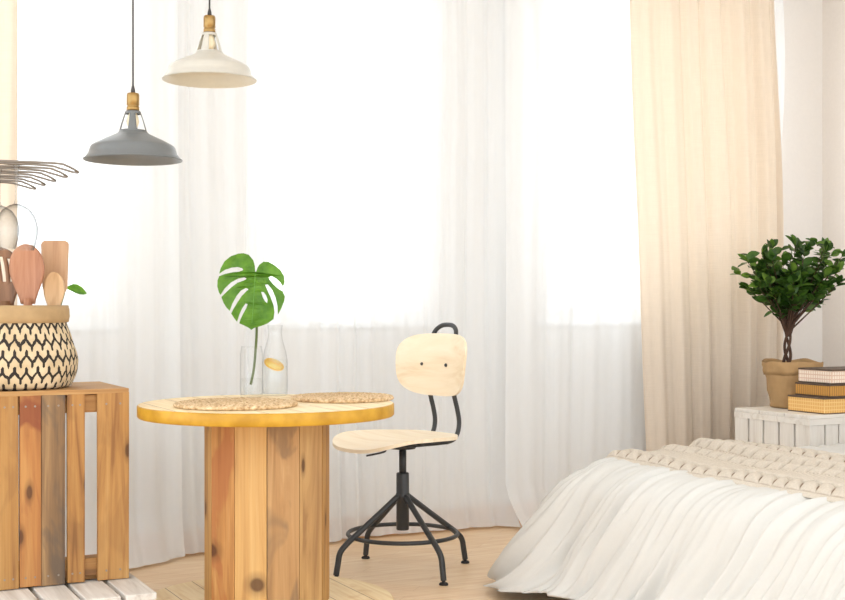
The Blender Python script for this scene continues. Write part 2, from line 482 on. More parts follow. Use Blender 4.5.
prof = [(.0, .001), (.10, .001), (.165, .001), (.181, .008), (.192, .03), (.200, .06), (.202, .09), (.198, .12), (.190, .15), (.180, .18), (.171, .205), (.166, .222), (.164, .24)]
pp = []
for (r0, z0), (r1, z1) in zip(prof, prof[1:]):
    for k in range(3): t = k/3; pp.append((r0+(r1-r0)*t, z0+(z1-z0)*t))
pp.append(prof[-1])
b.lathe(pp, 128, wob=bw, uvscale=True)
b.build('basket_body', M_bask, bask)
b = MB()
b.lathe([(.168, .219), (.174, .221), (.1755, .24), (.1735, .262), (.170, .276), (.166, .277), (.163, .268), (.160, .22), (.158, .17)], 96, wob=bw)
b.build('cuff', M_cuff, bask)

# utensils stand in the basket: heads above the rim, handles to its floor
def utensil_wood(name, a, bb, c, s): return wood(name, a, bb, c, axis=2, seed=s, across=20, along=2, knots=0, rough=.5, contrast=.7)
def utensil(name, px, v, ytop, yend, wpx, mat, label, cat, outline, bowl=0.0, slots=(), tilt=0.0, rz=-TH, thick=.008, foot=(0, 0), group=None):
    d = depth_at(px, v); u = U(px, v)
    zt, ze = Zp(ytop, d), Zp(yend, d); hw = wpx/2/FPX*d; L = zt - ze
    base = Vector((bu + foot[0], bvx + foot[1], ZC + .012))
    head = Vector((u, v, ze))
    root = empty(name, base, rz, label, cat, group)
    R = Matrix.Rotation(-rz, 3, 'Z')
    hd = R @ (head - base)
    # head plate
    b = MB()
    n = 9
    prof = outline
    nx = 11
    rows = []
    def P(t, s):
        t = 1-(1-t)**2
        # t 0..1 along head, s -1..1 across
        w = hw * prof(t)
        zz = L * t
        x = s * w + tilt*zz
        y = -bowl * (1 - s*s) * math.sin(PI*min(1, max(0, t))) * -1
        return Vector((x, y, zz)) + hd
    nt = 26
    F = [[P(j/(nt-1), -1 + 2*i/(nx-1)) + Vector((0, -thick/2, 0)) for i in range(nx)] for j in range(nt)]
    B = [[P(j/(nt-1), -1 + 2*i/(nx-1)) + Vector((0, thick/2, 0)) for i in range(nx)] for j in range(nt)]
    def hole(j, i):
        t = 1-(1-(j+.5)/(nt-1))**2; s = -1 + 2*(i+.5)/(nx-1)
        return any(abs(s - s0) < sw and t0 < t < t1 for s0, sw, t0, t1 in slots)
    FV = [[b.bm.verts.new(p) for p in r] for r in F]; BV = [[b.bm.verts.new(p) for p in r] for r in B]
    for j in range(nt-1):
        for i in range(nx-1):
            if hole(j, i): continue
            f = b.bm.faces.new((FV[j][i], FV[j][i+1], FV[j+1][i+1], FV[j+1][i])); f.smooth = True
            f = b.bm.faces.new((BV[j][i], BV[j+1][i], BV[j+1][i+1], BV[j][i+1])); f.smooth = True
    for j in range(nt-1):
        for i in range(nx-1):
            if hole(j, i): continue
            for (dj, di, e0, e1) in ((0, -1, (j, i), (j+1, i)), (0, 1, (j, i+1), (j+1, i+1)), (-1, 0, (j, i), (j, i+1)), (1, 0, (j+1, i), (j+1, i+1))):
                j2, i2 = j+dj, i+di
                if j2 < 0 or j2 >= nt-1 or i2 < 0 or i2 >= nx-1 or hole(j2, i2):
                    q = (FV[e0[0]][e0[1]], FV[e1[0]][e1[1]], BV[e1[0]][e1[1]], BV[e0[0]][e0[1]])
                    b.bm.faces.new(q)
    b.build('utensil_head', mat, root)
    b = MB(); b.tube([(0, 0, 0), hd*.5, hd*.9, hd + Vector((0, 0, L*.10))], [hw*.14, hw*.17, hw*.26, hw*.26], 10); b.build('handle', mat, root)
    return root
def ov(p0=.55, neck=.28):     # egg-shaped bowl narrowing into the handle
    def f(t):
        q = math.sqrt(max(0.0, 1 - ((t - p0)/(1-p0))**2)) if t > p0 else neck + (1-neck)*math.sin(PI/2*(t/p0))**1.5
        return max(q, .06)
    return f
um = [utensil_wood('utensil_reddish', (196, 146, 114), (180, 126, 94), (152, 98, 68), 2), utensil_wood('utensil_brown', (150, 108, 76), (132, 92, 62), (104, 70, 44), 3),
      utensil_wood('utensil_tan', (208, 170, 134), (194, 152, 116), (166, 122, 88), 4), utensil_wood('utensil_pale', (226, 192, 150), (214, 176, 132), (188, 146, 100), 5)]
utensil('wooden_spoon', 28, 4.39, 244, 304, 35, um[0], 'large reddish wooden spoon, biggest utensil in the patterned basket', 'spoon', ov(.6, .40), bowl=.012, foot=(.02, -.05), tilt=-.03)
utensil('slotted_spoon', 5, 4.45, 247, 307, 42, um[1], 'dark brown slotted wooden spoon leaning at the rim of the patterned basket', 'spoon', ov(.62, .40), slots=((-.3, .1, .42, .85), (.1, .1, .42, .85), (.5, .1, .42, .8)), bowl=.008, foot=(-.04, .0), tilt=-.12)
def spat(t):
    if t < .18: return .3 + .55*(t/.18)
    if t > .93: return .95 - .25*((t-.93)/.07)**2
    return .85 + .1*(t-.18)/.75
utensil('wooden_spatula', 55, 4.48, 240.5, 300, 29, um[2], 'flat tan wooden spatula with a straight blade in the patterned basket', 'spatula', spat, foot=(.06, .04))
utensil('wooden_spoon', 54, 4.38, 272, 310, 21, um[3], 'small pale wooden spoon in front of the flat spatula in the patterned basket', 'spoon', ov(.55, .5), bowl=.008, foot=(.075, -.04))

# greenery tucked into the basket
M_leafA = leaf_mat('fresh_leaf', (70, 128, 26), (120, 176, 44))
M_leafD = leaf_mat('dark_leaf', (36, 66, 20), (64, 98, 34))
M_stem = plain('green_stem', (84, 116, 48), .6, .05, 30, .05)
def leaf(b, p, d, w, L, mi=0, curl=.15, nrm=None):
    d = Vector(d).normalized()
    nrm = Vector(nrm) if nrm is not None else Vector((random.uniform(-.4, .4), random.uniform(-1, .2), random.uniform(.2, 1)))
    sd = d.cross(nrm)
    if sd.length < 1e-3: sd = d.cross(Vector((1, 0, .1)))
    sd.normalize(); up = sd.cross(d).normalized()
    p = Vector(p); rows = []
    for t, ww in ((0, .05), (.15, .5), (.35, .9), (.55, 1.0), (.78, .72), (.93, .32), (1, .03)):
        c = p + d*L*t - up*curl*L*t*t
        rows.append([b.bm.verts.new(c - sd*w*.5*ww + up*w*.12*ww), b.bm.verts.new(c), b.bm.verts.new(c + sd*w*.5*ww + up*w*.12*ww)])
    for A, B in zip(rows, rows[1:]):
        for k in (0, 1):
            f = b.bm.faces.new((A[k], A[k+1], B[k+1], B[k])); f.smooth = True; f.material_index = mi
dl = 4.50
g1 = empty('leafy_herb', (bu-.09, bvx+.06, ZC+.012), 0, 'small bushy green herb at the rim of the patterned basket', 'plant')
b = MB()
for k in range(60):
    a = random.uniform(0, 2*PI); r = random.uniform(0, .05)
    z = random.uniform(.255, .32)
    leaf(b, (r*math.cos(a)+.015, r*math.sin(a)*.7, z), (math.cos(a), math.sin(a), random.uniform(.1, .9)), .022, .034)
b.build('foliage', M_leafA, g1)
b = MB()
for k in range(4): b.tube([(0, 0, 0), (.02*math.cos(k*1.6), .02*math.sin(k*1.6), .29)], .0025, 6)
b.build('stem', M_stem, g1)
gu = U(68, 4.56)
g2 = empty('green_sprig', (bu+.10, bvx+.02, ZC+.012), 0, 'single pointed green leaf sticking out beside the flat spatula over the basket rim', 'leaf')
dd = depth_at(68, 4.56)
tip = Vector((U(87, 4.56), 4.56, Zp(296, dd))); st = Vector((U(66, 4.545), 4.545, Zp(288, dd)))
o0 = Vector(g2.location)
b = MB(); leaf(b, st - o0, tip - st + Vector((0, 0, .02)), .045, (tip-st).length*1.02, curl=.2, nrm=(.2, -.8, .6)); b.build('blade', M_leafA, g2)
b = MB(); b.tube(spline([(0, 0, 0), (st-o0)*.55 + Vector((0, 0, .03)), (st-o0)]), .0025, 6); b.build('stem', M_stem, g2)

# ---- hanging glass rack with wine glasses ----------------------------------------------------------------------
M_steel = plain('dark_wire_steel', (140, 134, 128), .3, .03, 40, 0, Metallic=.8)
ZR = 1.494
ru = .22
rack = empty('stemware_rack', (ru, 4.37, ZR), 0, 'steel wire stemware rack holding upside-down wine glasses above the patterned basket', 'rack')
def rtip(px, v): return U(px, v) - ru
b = MB()
VR = [4.045, 4.20, 4.355, 4.515, 4.68]
for i, (v, px) in enumerate(zip(VR, (78, 67, 55.5, 45, 35.5))):
    t = rtip(px, v); y = v - 4.37
    w_ = .027
    path = spline([(.0, y-w_, 0), (t*.5, y-w_, 0), (t-.085, y-w_, .002), (t-.04, y-w_*.9, -.004), (t-.008, y-w_*.55, -.017), (t, y, -.021), (t-.012, y+w_*.5, -.019), (t-.05, y+w_*.9, -.008), (t-.10, y+w_, .0), (t*.5, y+w_, 0), (0, y+w_, 0)], 6)
    b.tube(path, .0038, 8)
b.build('wire_loops', M_steel, rack)
b = MB()
for xx in (.0, .16):
    b.tube([(xx, -.36, .0075), (xx, .36, .0075)], .004, 8)
b.build('cross_bars', M_steel, rack)
for y in (-.34, .34):
    b = MB(); b.tube([(.0, y, .01), (.0, y, HC-ZR-.001)], .004, 8); b.build('hanging_rod', M_steel, rack)
M_glass = thin_glass('clear_glass', (.96, .965, .965, 1), 1.0, .15, 2.2, .10)
def wine_glass(px, v, label, scale=1.0):
    u = U(px, v)
    g = empty('wine_glass', (u, v, ZR+.0045), 0, label, 'wine glass', 'wine glasses hanging from the rack')
    k = scale
    b = MB(); b.lathe([(0, -.001), (.043*k, .0), (.045*k, .002), (.02*k, .003), (.0, .005)], 40); b.build('foot', M_glass, g)
    b = MB(); b.lathe([(.0105*k, -.001), (.0055*k, -.02*k), (.0045*k, -.06*k), (.0045*k, -.11*k), (.007*k, -.122*k), (.014*k, -.127*k)], 20); b.build('stem', M_glass, g)
    b = MB(); b.lathe([(.002, -.124*k), (.02*k, -.128*k), (.042*k, -.142*k), (.057*k, -.165*k), (.0645*k, -.195*k), (.064*k, -.22*k), (.058*k, -.25*k), (.052*k, -.268*k)], 56); b.build('bowl', M_glass, g)
    return g
wine_glass(16.5, (VR[0]+VR[1])/2, 'upside-down wine glass hanging in full view at the open end of the wire rack')
wine_glass(-1, (VR[1]+VR[2])/2, 'upside-down wine glass half cut by the picture edge, hanging behind the other one', .96)

# ---- cable spool table ---------------------------------------------------------------------------------------
TD = 4.40
tu, tv = room(267, TD)
ZTOP = .723; TR = .437; TT = .042
tbl = empty('spool_table', (tu, tv, 0), 0, 'round table made from a wooden cable spool with a mustard-painted rim', 'table')
def disc_mat(name, rim):
    M = N(name); tc = M.n('TexCoord'); sp = M.n('SeparateXYZ'); M.l(tc, 'Object', sp, 0)
    s = M.math('FRACT', M.math('MULTIPLY', M.math('ADD', sp.outputs[0], 5.04), 1/.118))
    ln = M.math('LESS_THAN', M.math('ABSOLUTE', M.math('SUBTRACT', s, .5)), .015)
    mp = M.n('Mapping'); mp.inputs['Scale'].default_value = (40, 3, 40); M.l(tc, 'Object', mp, 'Vector')
    nz = M.n('TexNoise', i_Scale=1.0, i_Detail=5.0, i_Distortion=1.0); M.l(mp, 0, nz, 'Vector')
    n2 = M.n('TexNoise', i_Scale=9.0, i_Detail=3.0); M.l(tc, 'Object', n2, 'Vector')
    c = M.ramp(nz.outputs[0], [(.3, lin((224, 196, 148))), (.6, lin((240, 220, 180)))])
    c = M.mix(M.ramp(n2.outputs[0], [(.62, (0,0,0,1)), (.75, (.55,.55,.55,1))]), c, lin((200, 160, 100)))
    c = M.mix(M.math('MULTIPLY', ln, .75), c, lin((120, 88, 52)))
    M.bsdf(c, .6, M.bump(nz.outputs[0], .1, .002)); return M.m
def rim_mat(name, a, bb):
    M = N(name); tc = M.n('TexCoord'); nz = M.n('TexNoise', i_Scale=14.0, i_Detail=4.0); M.l(tc, 'Object', nz, 'Vector')
    M.bsdf(M.ramp(nz.outputs[0], [(.35, lin(a)), (.65, lin(bb))]), .5, M.bump(nz.outputs[0], .1, .003)); return M.m
M_disc = disc_mat('pale_spool_wood', None)
M_rim = rim_mat('mustard_paint', (178, 130, 20), (204, 156, 44))
M_rim2 = rim_mat('pale_rim', (214, 178, 116), (232, 202, 146))
def disc(z0, z1, R, mats):
    b = MB(); n = 96
    c = .004
    rings = []
    for r, z, mi in ((.0, z0, 0), (R-c, z0, 0), (R, z0+c, 1), (R, z1-c, 1), (R-c, z1, 1), (.0, z1, 0)):
        rings.append((r, z, mi))
    b.lathe([(r, z) for r, z, _ in rings], n)
    b.bm.faces.ensure_lookup_table()
    for f in b.bm.faces:
        cz = f.calc_center_median(); rr = math.hypot(cz.x, cz.y)
        f.material_index = 1 if rr > R-c*1.2 else 0
        f.smooth = f.material_index == 1
    return b
disc(ZTOP-TT, ZTOP, TR, None).build('tabletop', [M_disc, M_rim], tbl)
disc(.0, .046, TR, None).build('base_disc', [M_disc, M_rim2], tbl)
sm = []
SC = [((210, 172, 111), (191, 146, 85), (144, 97, 55), None), ((206, 160, 100), (188, 134, 75), (135, 88, 47), (164, 95, 55)), ((214, 177, 118), (199, 155, 94), (149, 103, 59), None),
      ((199, 160, 111), (178, 136, 88), (125, 92, 60), (114, 92, 70)), ((208, 172, 118), (191, 151, 98), (148, 108, 68), None), ((197, 155, 92), (180, 134, 74), (137, 95, 53), None)]
for i, (a, m_, d_, stn) in enumerate(SC):
    sm.append(wood('spool_stave_%s' % 'abcdef'[i], a, m_, d_, axis=2, seed=40+i*5, knots=.55, stain=stn, stain_amt=.55, across=18))
b = MB()
R0 = .213
cam_ang = math.atan2(-tv, -tu)
for k in range(12):
    a0 = cam_ang + (k)*PI/6 + .006; a1 = cam_ang + (k+1)*PI/6 - .006
    z0, z1 = .0462, ZTOP-TT-.0002
    o_, i_ = R0 + random.uniform(-.001, .001), R0-.024
    am = [(math.cos(a), math.sin(a)) for a in (a0, a1)]; ai = [(math.cos(a), math.sin(a)) for a in (a0-.006, a1+.006)]
    vs = []
    for z in (z0, z1):
        vs += [b.bm.verts.new((am[0][0]*o_, am[0][1]*o_, z)), b.bm.verts.new((am[1][0]*o_, am[1][1]*o_, z)), b.bm.verts.new((ai[1][0]*i_, ai[1][1]*i_, z)), b.bm.verts.new((ai[0][0]*i_, ai[0][1]*i_, z))]
    fs = [b.bm.faces.new([vs[i] for i in f]) for f in ((0,1,5,4), (1,2,6,5), (2,3,7,6), (3,0,4,7), (4,5,6,7), (3,2,1,0))]
    mi = {0: 3, 1: 4, 2: 5, 11: 2, 10: 1, 9: 0}.get(k, k % 6)
    for f in fs: f.material_index = mi
b.build('drum', sm, tbl)

# placemats: coiled seagrass
def mat_mat():
    M = N('seagrass'); tc = M.n('TexCoord'); nz = M.n('TexNoise', i_Scale=70.0, i_Detail=3.0); M.l(tc, 'Object', nz, 'Vector')
    M.bsdf(M.ramp(nz.outputs[0], [(.3, lin((166, 128, 88))), (.5, lin((214, 184, 142))), (.72, lin((238, 218, 184)))]), .8, M.bump(nz.outputs[0], .6, .006)); return M.m
M_grass = mat_mat()
def placemat(px, d, R, label, seed):
    u, v = room(px, d)
    b = MB()
    nr, na = 70, 260
    def h(r, a):
        ring = r/R*11
        return .0055 + .0035*abs(math.sin(PI*(ring + a/(2*PI)))) + .002*math.sin(a*int(12+ring*6) + ring*9) + .0012*noise.noise((r*40*math.cos(a), r*40*math.sin(a), seed))
    def fn(s, t):
        a = 2*PI*s
        rr = R*(1 + .012*noise.noise((math.cos(a)*4, math.sin(a)*4, seed)) + .006*math.sin(a*46))
        if t < .9:
            q = t/.9; r = rr*q; return (r*math.cos(a), r*math.sin(a), .0005 + h(r*.98, a) + .004)
        q = (t-.9)/.1
        r = rr*(1 + .02*math.sin(PI*q)); return (r*math.cos(a), r*math.sin(a), max(.0005, (.0005+h(rr*.98, a)+.004)*(1-q)))
    b.grid(fn, na, nr, closed_u=True)
    o = b.build('placemat', M_grass)
    o.location = (u, v, ZTOP+.0005)
    return tag(o, label, 'placemat', 'round woven placemats on the spool table')
placemat(236, 4.27, .201, 'round woven seagrass placemat in front of the glass vase on the spool table', 1)
placemat(342, 4.56, .180, 'round woven seagrass placemat beside the chair on the far edge of the spool table', 5)

# vase, water, monstera leaf
vd = 4.66
vu, vv = room(251.5, vd)
vase = empty('glass_vase', (vu, vv, ZTOP+.001), -TH, 'clear glass jar vase holding the monstera leaf on the spool table', 'vase')
M_vglass = thin_glass('vase_glass', (.993, .996, .996, 1), .25)
M_water = thin_glass('water', (.985, .993, .99, 1), .12)
b = MB(); b.lathe([(0, .001), (.036, .001), (.041, .005), (.042, .02), (.042, .16), (.038, .178), (.037, .186), (.0355, .186), (.0365, .176), (.0405, .158), (.0405, .02), (.038, .009), (0, .008)], 48); b.build('jar', M_vglass, vase)
b = MB(); b.lathe([(0, .010), (.0395, .0115), (.0395, .068), (0, .068)], 40); b.build('water', M_water, vase)
M_mon = leaf_mat('monstera_green', (74, 124, 28), (104, 154, 44), .4, .35)
LS = 3.75
def lp(x, y): return ((205 + x/LS - 252.5)/FPX*vd, Zp(240 + y/LS, vd) - (ZTOP+.001))
OUT = [(194,120),(192,98),(186,76),(170,56),(150,50),(130,51),(103,61),(80,80),(66,105),(60,127),
       (82,112),(105,104),(128,102),(145,106),(149,113),(135,119),(108,121),(82,127),(60,136),
       (54,152),(53,175),(58,195),(65,207),(80,182),(103,160),(130,145),(154,140),(161,146),(150,152),(128,160),(105,178),(86,196),(69,214),
       (78,236),(90,255),(101,266),(110,238),(124,210),(140,190),(160,180),(169,185),(160,194),(144,210),(128,235),(115,258),(107,275),
       (120,293),(131,306),(138,280),(148,256),(160,238),(167,241),(162,256),(152,276),(143,296),(139,312),
       (158,320),(176,328),(186,336),(198,328),(220,322),(245,312),(266,296),(268,270),(264,245),(252,215),(238,186),(230,168),(240,167),(256,186),(270,215),(278,245),(281,280),
       (294,256),(304,230),(306,212),(298,193),(280,182),(262,166),(248,150),(243,140),(254,136),(272,145),(288,160),(298,176),
       (304,158),(301,134),(287,112),(264,93),(243,82),(224,82),(209,92),(201,106),(198,118)]
HOLE = [(217,195),(226,196),(235,208),(241,224),(240,236),(232,230),(223,214)]
mon = empty('monstera_leaf', (vu, vv, ZTOP+.001), -TH, 'single large green split monstera leaf on a long stalk in the glass jar', 'leaf')
b = MB()
loops = [[Vector((*lp(*p), 0)) for p in OUT], [Vector((*lp(*p), 0)) for p in HOLE]]
tris = tessellate_polygon(loops)
flat = [p for l in loops for p in l]
vs = [b.bm.verts.new((p.x, 0, p.y)) for p in flat]
for t in tris:
    try: b.bm.faces.new([vs[i] for i in t])
    except ValueError: pass
bmesh.ops.subdivide_edges(b.bm, edges=b.bm.edges[:], cuts=3, use_grid_fill=True)
jx, jz = lp(194, 125)
tx, tz = lp(186, 336)
for v in b.bm.verts:
    x, z = v.co.x, v.co.z
    t = (jz - z)/(jz - tz)
    mx = jx + (tx-jx)*t
    s = (x - mx)
    v.co.y = .10*abs(s) - .5*s*s*2 - .05*max(0, t)**2 + .004*math.sin(abs(s)*90 + z*40) - .012
for f in b.bm.faces: f.smooth = False
b.build('leaf_blade', M_mon, mon, recalc=True)
b = MB()
mid = [(jx+(tx-jx)*t, -.05*t*t - .0135 , jz+(tz-jz)*t) for t in [k/10 for k in range(11)]]
b.tube(mid, [.0015*(1-.7*k/10)+.0004 for k in range(11)], 6)
b.build('midrib', plain('midrib_green', (100, 156, 56), .5, .03, 30, 0), mon)
b = MB()
P0, P1, P2, P3 = lp(195, 330), lp(192, 430), lp(186, 490), lp(175, 542)
b.tube(spline([(jx, .006, jz), (P0[0]+.002, .004, P0[1]), (P1[0], 0.0, P1[1]), (P2[0], 0, P2[1]), (P3[0], 0, P3[1])]), .0047, 10)
b.build('stalk', plain('stalk_green', (92, 108, 54), .6, .06, 30, .05), mon)

# carafe with a lemon slice behind the vase
cd_ = 4.74
cu_, cv_ = room(275, cd_)
car = empty('glass_carafe', (cu_, cv_, ZTOP+.001), 0, 'clear glass carafe with a narrow neck beside the vase, holding a slice of lemon', 'carafe')
b = MB(); b.lathe([(0, .001), (.040, .001), (.046, .006), (.048, .03), (.047, .13), (.040, .17), (.029, .205), (.025, .235), (.029, .262), (.0275, .262), (.0235, .235), (.0275, .204), (.0385, .169), (.0455, .13), (.0463, .03), (.042, .008), (0, .007)], 44); b.build('carafe_body', M_vglass, car)
b = MB(); b.lathe([(0, .009), (.0455, .01), (.0448, .135), (0, .135)], 36); b.build('water', M_water, car)
M_lem = leaf_mat('lemon_flesh', (250, 206, 66), (255, 236, 150), .4, .4)
M_lemr = plain('lemon_rind', (240, 186, 40), .45, .06, 60, .1)
lem = empty('lemon_slice', (cu_-.004, cv_, ZTOP+.117), -TH, 'yellow lemon slice inside the clear glass carafe', 'lemon')
def lem_parts():
    b = MB(); b.lathe([(0, -.003), (.0345, -.003), (.0345, .003), (0, .003)], 36)
    R = Matrix.Rotation(math.radians(24), 4, 'X') @ Matrix.Rotation(math.radians(0), 4, 'Y'); R = Matrix.Rotation(math.radians(26), 4, 'Y') @ R
    bmesh.ops.transform(b.bm, matrix=R, verts=b.bm.verts); b.build('flesh', M_lem, lem)
    b = MB(); b.tube([(.0363*math.cos(a), .0363*math.sin(a), 0) for a in [2*PI*k/36 for k in range(36)]], .0026, 8, closed=True)
    bmesh.ops.transform(b.bm, matrix=R, verts=b.bm.verts); b.build('rind', M_lemr, lem)
lem_parts()

# ---- pendant lamps -------------------------------------------------------------------------------------------
M_brass = plain('aged_brass', (172, 140, 88), .32, .08, 40, .05, Metallic=.9)
M_cord = plain('grey_cord', (70, 68, 68), .7, .05, 60, 0)
M_bulb = plain('frosted_bulb', (250, 236, 204), .4, .02, 10, 0)
def enamel(name, out_rgb, in_rgb):
    M = N(name); g = M.n('NewGeometry'); tc = M.n('TexCoord'); nz = M.n('TexNoise', i_Scale=50.0); M.l(tc, 'Object', nz, 'Vector')
    c = M.mix(g.outputs['Backfacing'], lin(out_rgb), lin(in_rgb)); M.bsdf(c, .38, M.bump(nz.outputs[0], .02, .002)); return M.m
def pendant(px, py, d, out_rgb, in_rgb, label, turn):
    u, v = room(px, d); z = Zp(py, d)
    p = empty('pendant_lamp', (u, v, z), turn, label, 'lamp', 'industrial pendant lamps over the table')
    m = plain('enamel_out_%d' % px, out_rgb, .36, .02, 50, .02); mi_ = plain('enamel_in_%d' % px, in_rgb, .42, .02, 50, 0)
    outer = [(.166, -.002), (.1655, .001), (.155, .014), (.1495, .021), (.1475, .029), (.1435, .042), (.1400, .047), (.131, .053), (.108, .065), (.080, .078), (.058, .088), (.050, .094), (.0475, .098)]
    b = MB(); b.lathe(outer + [(.046, .0975)], 96)
    inner = [(r-.0018, zz-.0012) for r, zz in outer[1:]]
    b.lathe([outer[0]] + inner, 96, mi=1)
    b.build('lamp_shade', [m, mi_], p, recalc=False)
    b = MB(); b.tube([(.1662*math.cos(a), .1662*math.sin(a), .001) for a in [2*PI*k/96 for k in range(96)]], .0017, 6, closed=True); b.build('rim', m, p)
    # neck cage: four windows between posts
    b = MB(); n = 48
    prof = [(.0475, .096), (.046, .102), (.0405, .122), (.034, .143), (.0285, .158), (.0265, .166), (.022, .169)]
    b.lathe(prof, n, skip=lambda j, k: 1 <= j <= 3 and (k % 12) >= 5)
    b.build('neck_cage', m, p, solid=.002)
    b = MB(); b.lathe([(0, .108), (.012, .110), (.019, .120), (.021, .132), (.018, .148), (.013, .160), (.013, .1705)], 24); b.build('bulb', M_bulb, p)
    b = MB(); b.lathe([(.0135, .167), (.0215, .1695), (.0215, .182), (.0195, .1835), (.0195, .187), (.0215, .1885), (.0215, .222), (.0195, .229), (.009, .231), (.0, .2315)], 32); b.build('socket', M_brass, p)
    top = HC - z
    b = MB(); b.tube([(0, 0, .231), (0, 0, .240), (0, 0, .256)], [.0075, .0075, .0035], 12); b.tube([(0, 0, .25), (.002, .001, top*.6), (0, 0, top-.02)], .0032, 8); b.build('cord', M_cord, p)
    b = MB(); b.lathe([(0, top-.026), (.02, top-.025), (.05, top-.018), (.055, top-.001), (0, top-.0005)], 32); b.build('ceiling_rose', M_brass, p)
    return p
pendant(133, 160, 4.40, (112, 116, 118), (128, 130, 130), 'dark grey metal pendant lamp with brass socket, lower of the two', .95)
pendant(209.5, 80, 4.58, (202, 199, 190), (222, 214, 196), 'off-white metal pendant lamp with brass socket, higher of the two', .55)

# ---- swivel chair --------------------------------------------------------------------------------------------
M_ply = wood('birch_plywood', (248, 234, 210), (243, 226, 198), (230, 206, 170), axis=0, seed=60, across=14, along=1.2, knots=0, contrast=.35, rough=.45)
M_blk = plain('black_powder_coat', (52, 54, 56), .45, .05, 80, .03)
M_rub = plain('black_rubber', (30, 30, 31), .7, .02, 30, 0)
chu, chv = room(402.7, 5.10)
RZ = math.radians(-77)
ch = empty('swivel_chair', (chu, chv, 0), RZ, 'birch plywood swivel chair with black steel base and rounded backrest', 'chair')
SZ = .535
def superel(a, bx, n, N=72, fx=None):
    out = []
    for k in range(N):
        t = 2*PI*k/N; c, s = math.cos(t), math.sin(t)
        x = a*math.copysign(abs(c)**(2/n), c); y = bx*math.copysign(abs(s)**(2/n), s)
        if fx: x, y = fx(x, y)
        out.append((x, y))
    return out
def seatfx(x, y): return (x*(1 - .10*max(0, y)/.2), y - .032)
b = MB()
def seatwarp(x, y): return .016*(abs(x)/.22)**2.2 - .014*max(0, (-y-.10)/.12)**2 + .010*max(0, (y-.08)/.12)**2 - .004
b.poly_slab(superel(.224, .232, 2.9, fx=seatfx), SZ-.014, SZ, warp=seatwarp)
b.build('seat', M_ply, ch)
# backrest in its own plane: x across, z up, bowed
b = MB()
pts = superel(.212, .126, 3.3, fx=lambda x, y: (x*(1 + .05*y/.12), y))
def backpos(x, z, y): return Vector((x, y + .175 - 1.0*x*x + .10*z + .6*z*z, z + .818))
b.poly_slab(pts, -.006, .006)
for v in b.bm.verts:
    x, z, t = v.co.x, v.co.y, v.co.z
    v.co = backpos(x, z, -t) + Vector((.012, 0, 0))
b.build('backrest', M_ply, ch)
for x in (-.075, .075):
    c = backpos(x, 0, 0)
    b = MB(); b.tube([c + Vector((0, -.0065, 0)), c + Vector((0, -.0105, 0))], [.0075, .006], 14); b.build('bolt', M_blk, ch)
b = MB()
L = []
side = [(.075, .02, .508), (.075, .12, .508), (.075, .19, .512), (.075, .222, .535), (.075, .234, .58), (.075, .226, .63), (.075, .208, .69), (.075, .193, .75), (.075, .1905, .818), (.075, .202, .88), (.073, .216, .925), (.062, .228, .957), (.035, .236, .975)]
path = side + [(0, .238, .979)] + [(-x, y, z) for x, y, z in side[::-1]]
b.tube(spline(path, 5), .0095, 12)
b.build('back_tube', M_blk, ch)
b = MB(); b.box(-.085, .085, -.10, .17, .500, .5085, bev=.003); b.lathe([(.0, .488), (.05, .488), (.06, .5), (0, .5)], 24)
b.build('seat_plate', M_blk, ch)
b = MB(); b.tube([(0, 0, .37), (0, 0, .489)], .0145, 20); b.build('seat_post', M_blk, ch)
b = MB(); b.lathe([(0, .165), (.024, .165), (.0255, .168), (.0255, .29), (.0275, .292), (.0275, .31), (.0255, .312), (.0255, .388), (.0235, .392), (.015, .392)], 28); b.build('column', M_blk, ch)
# height lever, on the table side
def camdir(cx, cy):      # camera-plane direction in the chair's frame
    r = Vector((CT*cx + ST*cy, -ST*cx + CT*cy, 0)); return Matrix.Rotation(-RZ, 3, 'Z') @ r
l1 = camdir(-.055, -.03); l2 = camdir(-.075, -.035); l3 = camdir(-.142, -.06)
b = MB(); b.tube(spline([l1 + Vector((0, 0, .498)), l1*1.2 + Vector((0, 0, .49)), l2 + Vector((0, 0, .478)), l3 + Vector((0, 0, .466))], 5), .004, 8); b.build('height_lever', M_blk, ch)
RF = .30
for k in range(4):
    a = k*PI/2 - RZ + math.radians(5)
    dr = Vector((math.cos(a), math.sin(a), 0))
    b = MB()
    pth = spline([dr*.022 + Vector((0, 0, .30)), dr*.10 + Vector((0, 0, .243)), dr*.19 + Vector((0, 0, .178)), dr*.255 + Vector((0, 0, .131)), dr*.283 + Vector((0, 0, .10)), dr*.292 + Vector((0, 0, .06)), dr*RF + Vector((0, 0, .016))], 6)
    b.tube(pth, .0115, 12)
    lg = b.build('leg', M_blk, ch)
    b = MB(); b.lathe([(0, .0), (.017, .0), (.018, .004), (.014, .009), (.007, .011), (.007, .02), (0, .02)], 20, cx=dr.x*RF, cy=dr.y*RF); b.build('glide', M_rub, lg)
b = MB(); RR = .218
b.tube([(RR*math.cos(t), RR*math.sin(t), .150) for t in [2*PI*k/72 for k in range(72)]], .0085, 10, closed=True); b.build('foot_ring', M_blk, ch)

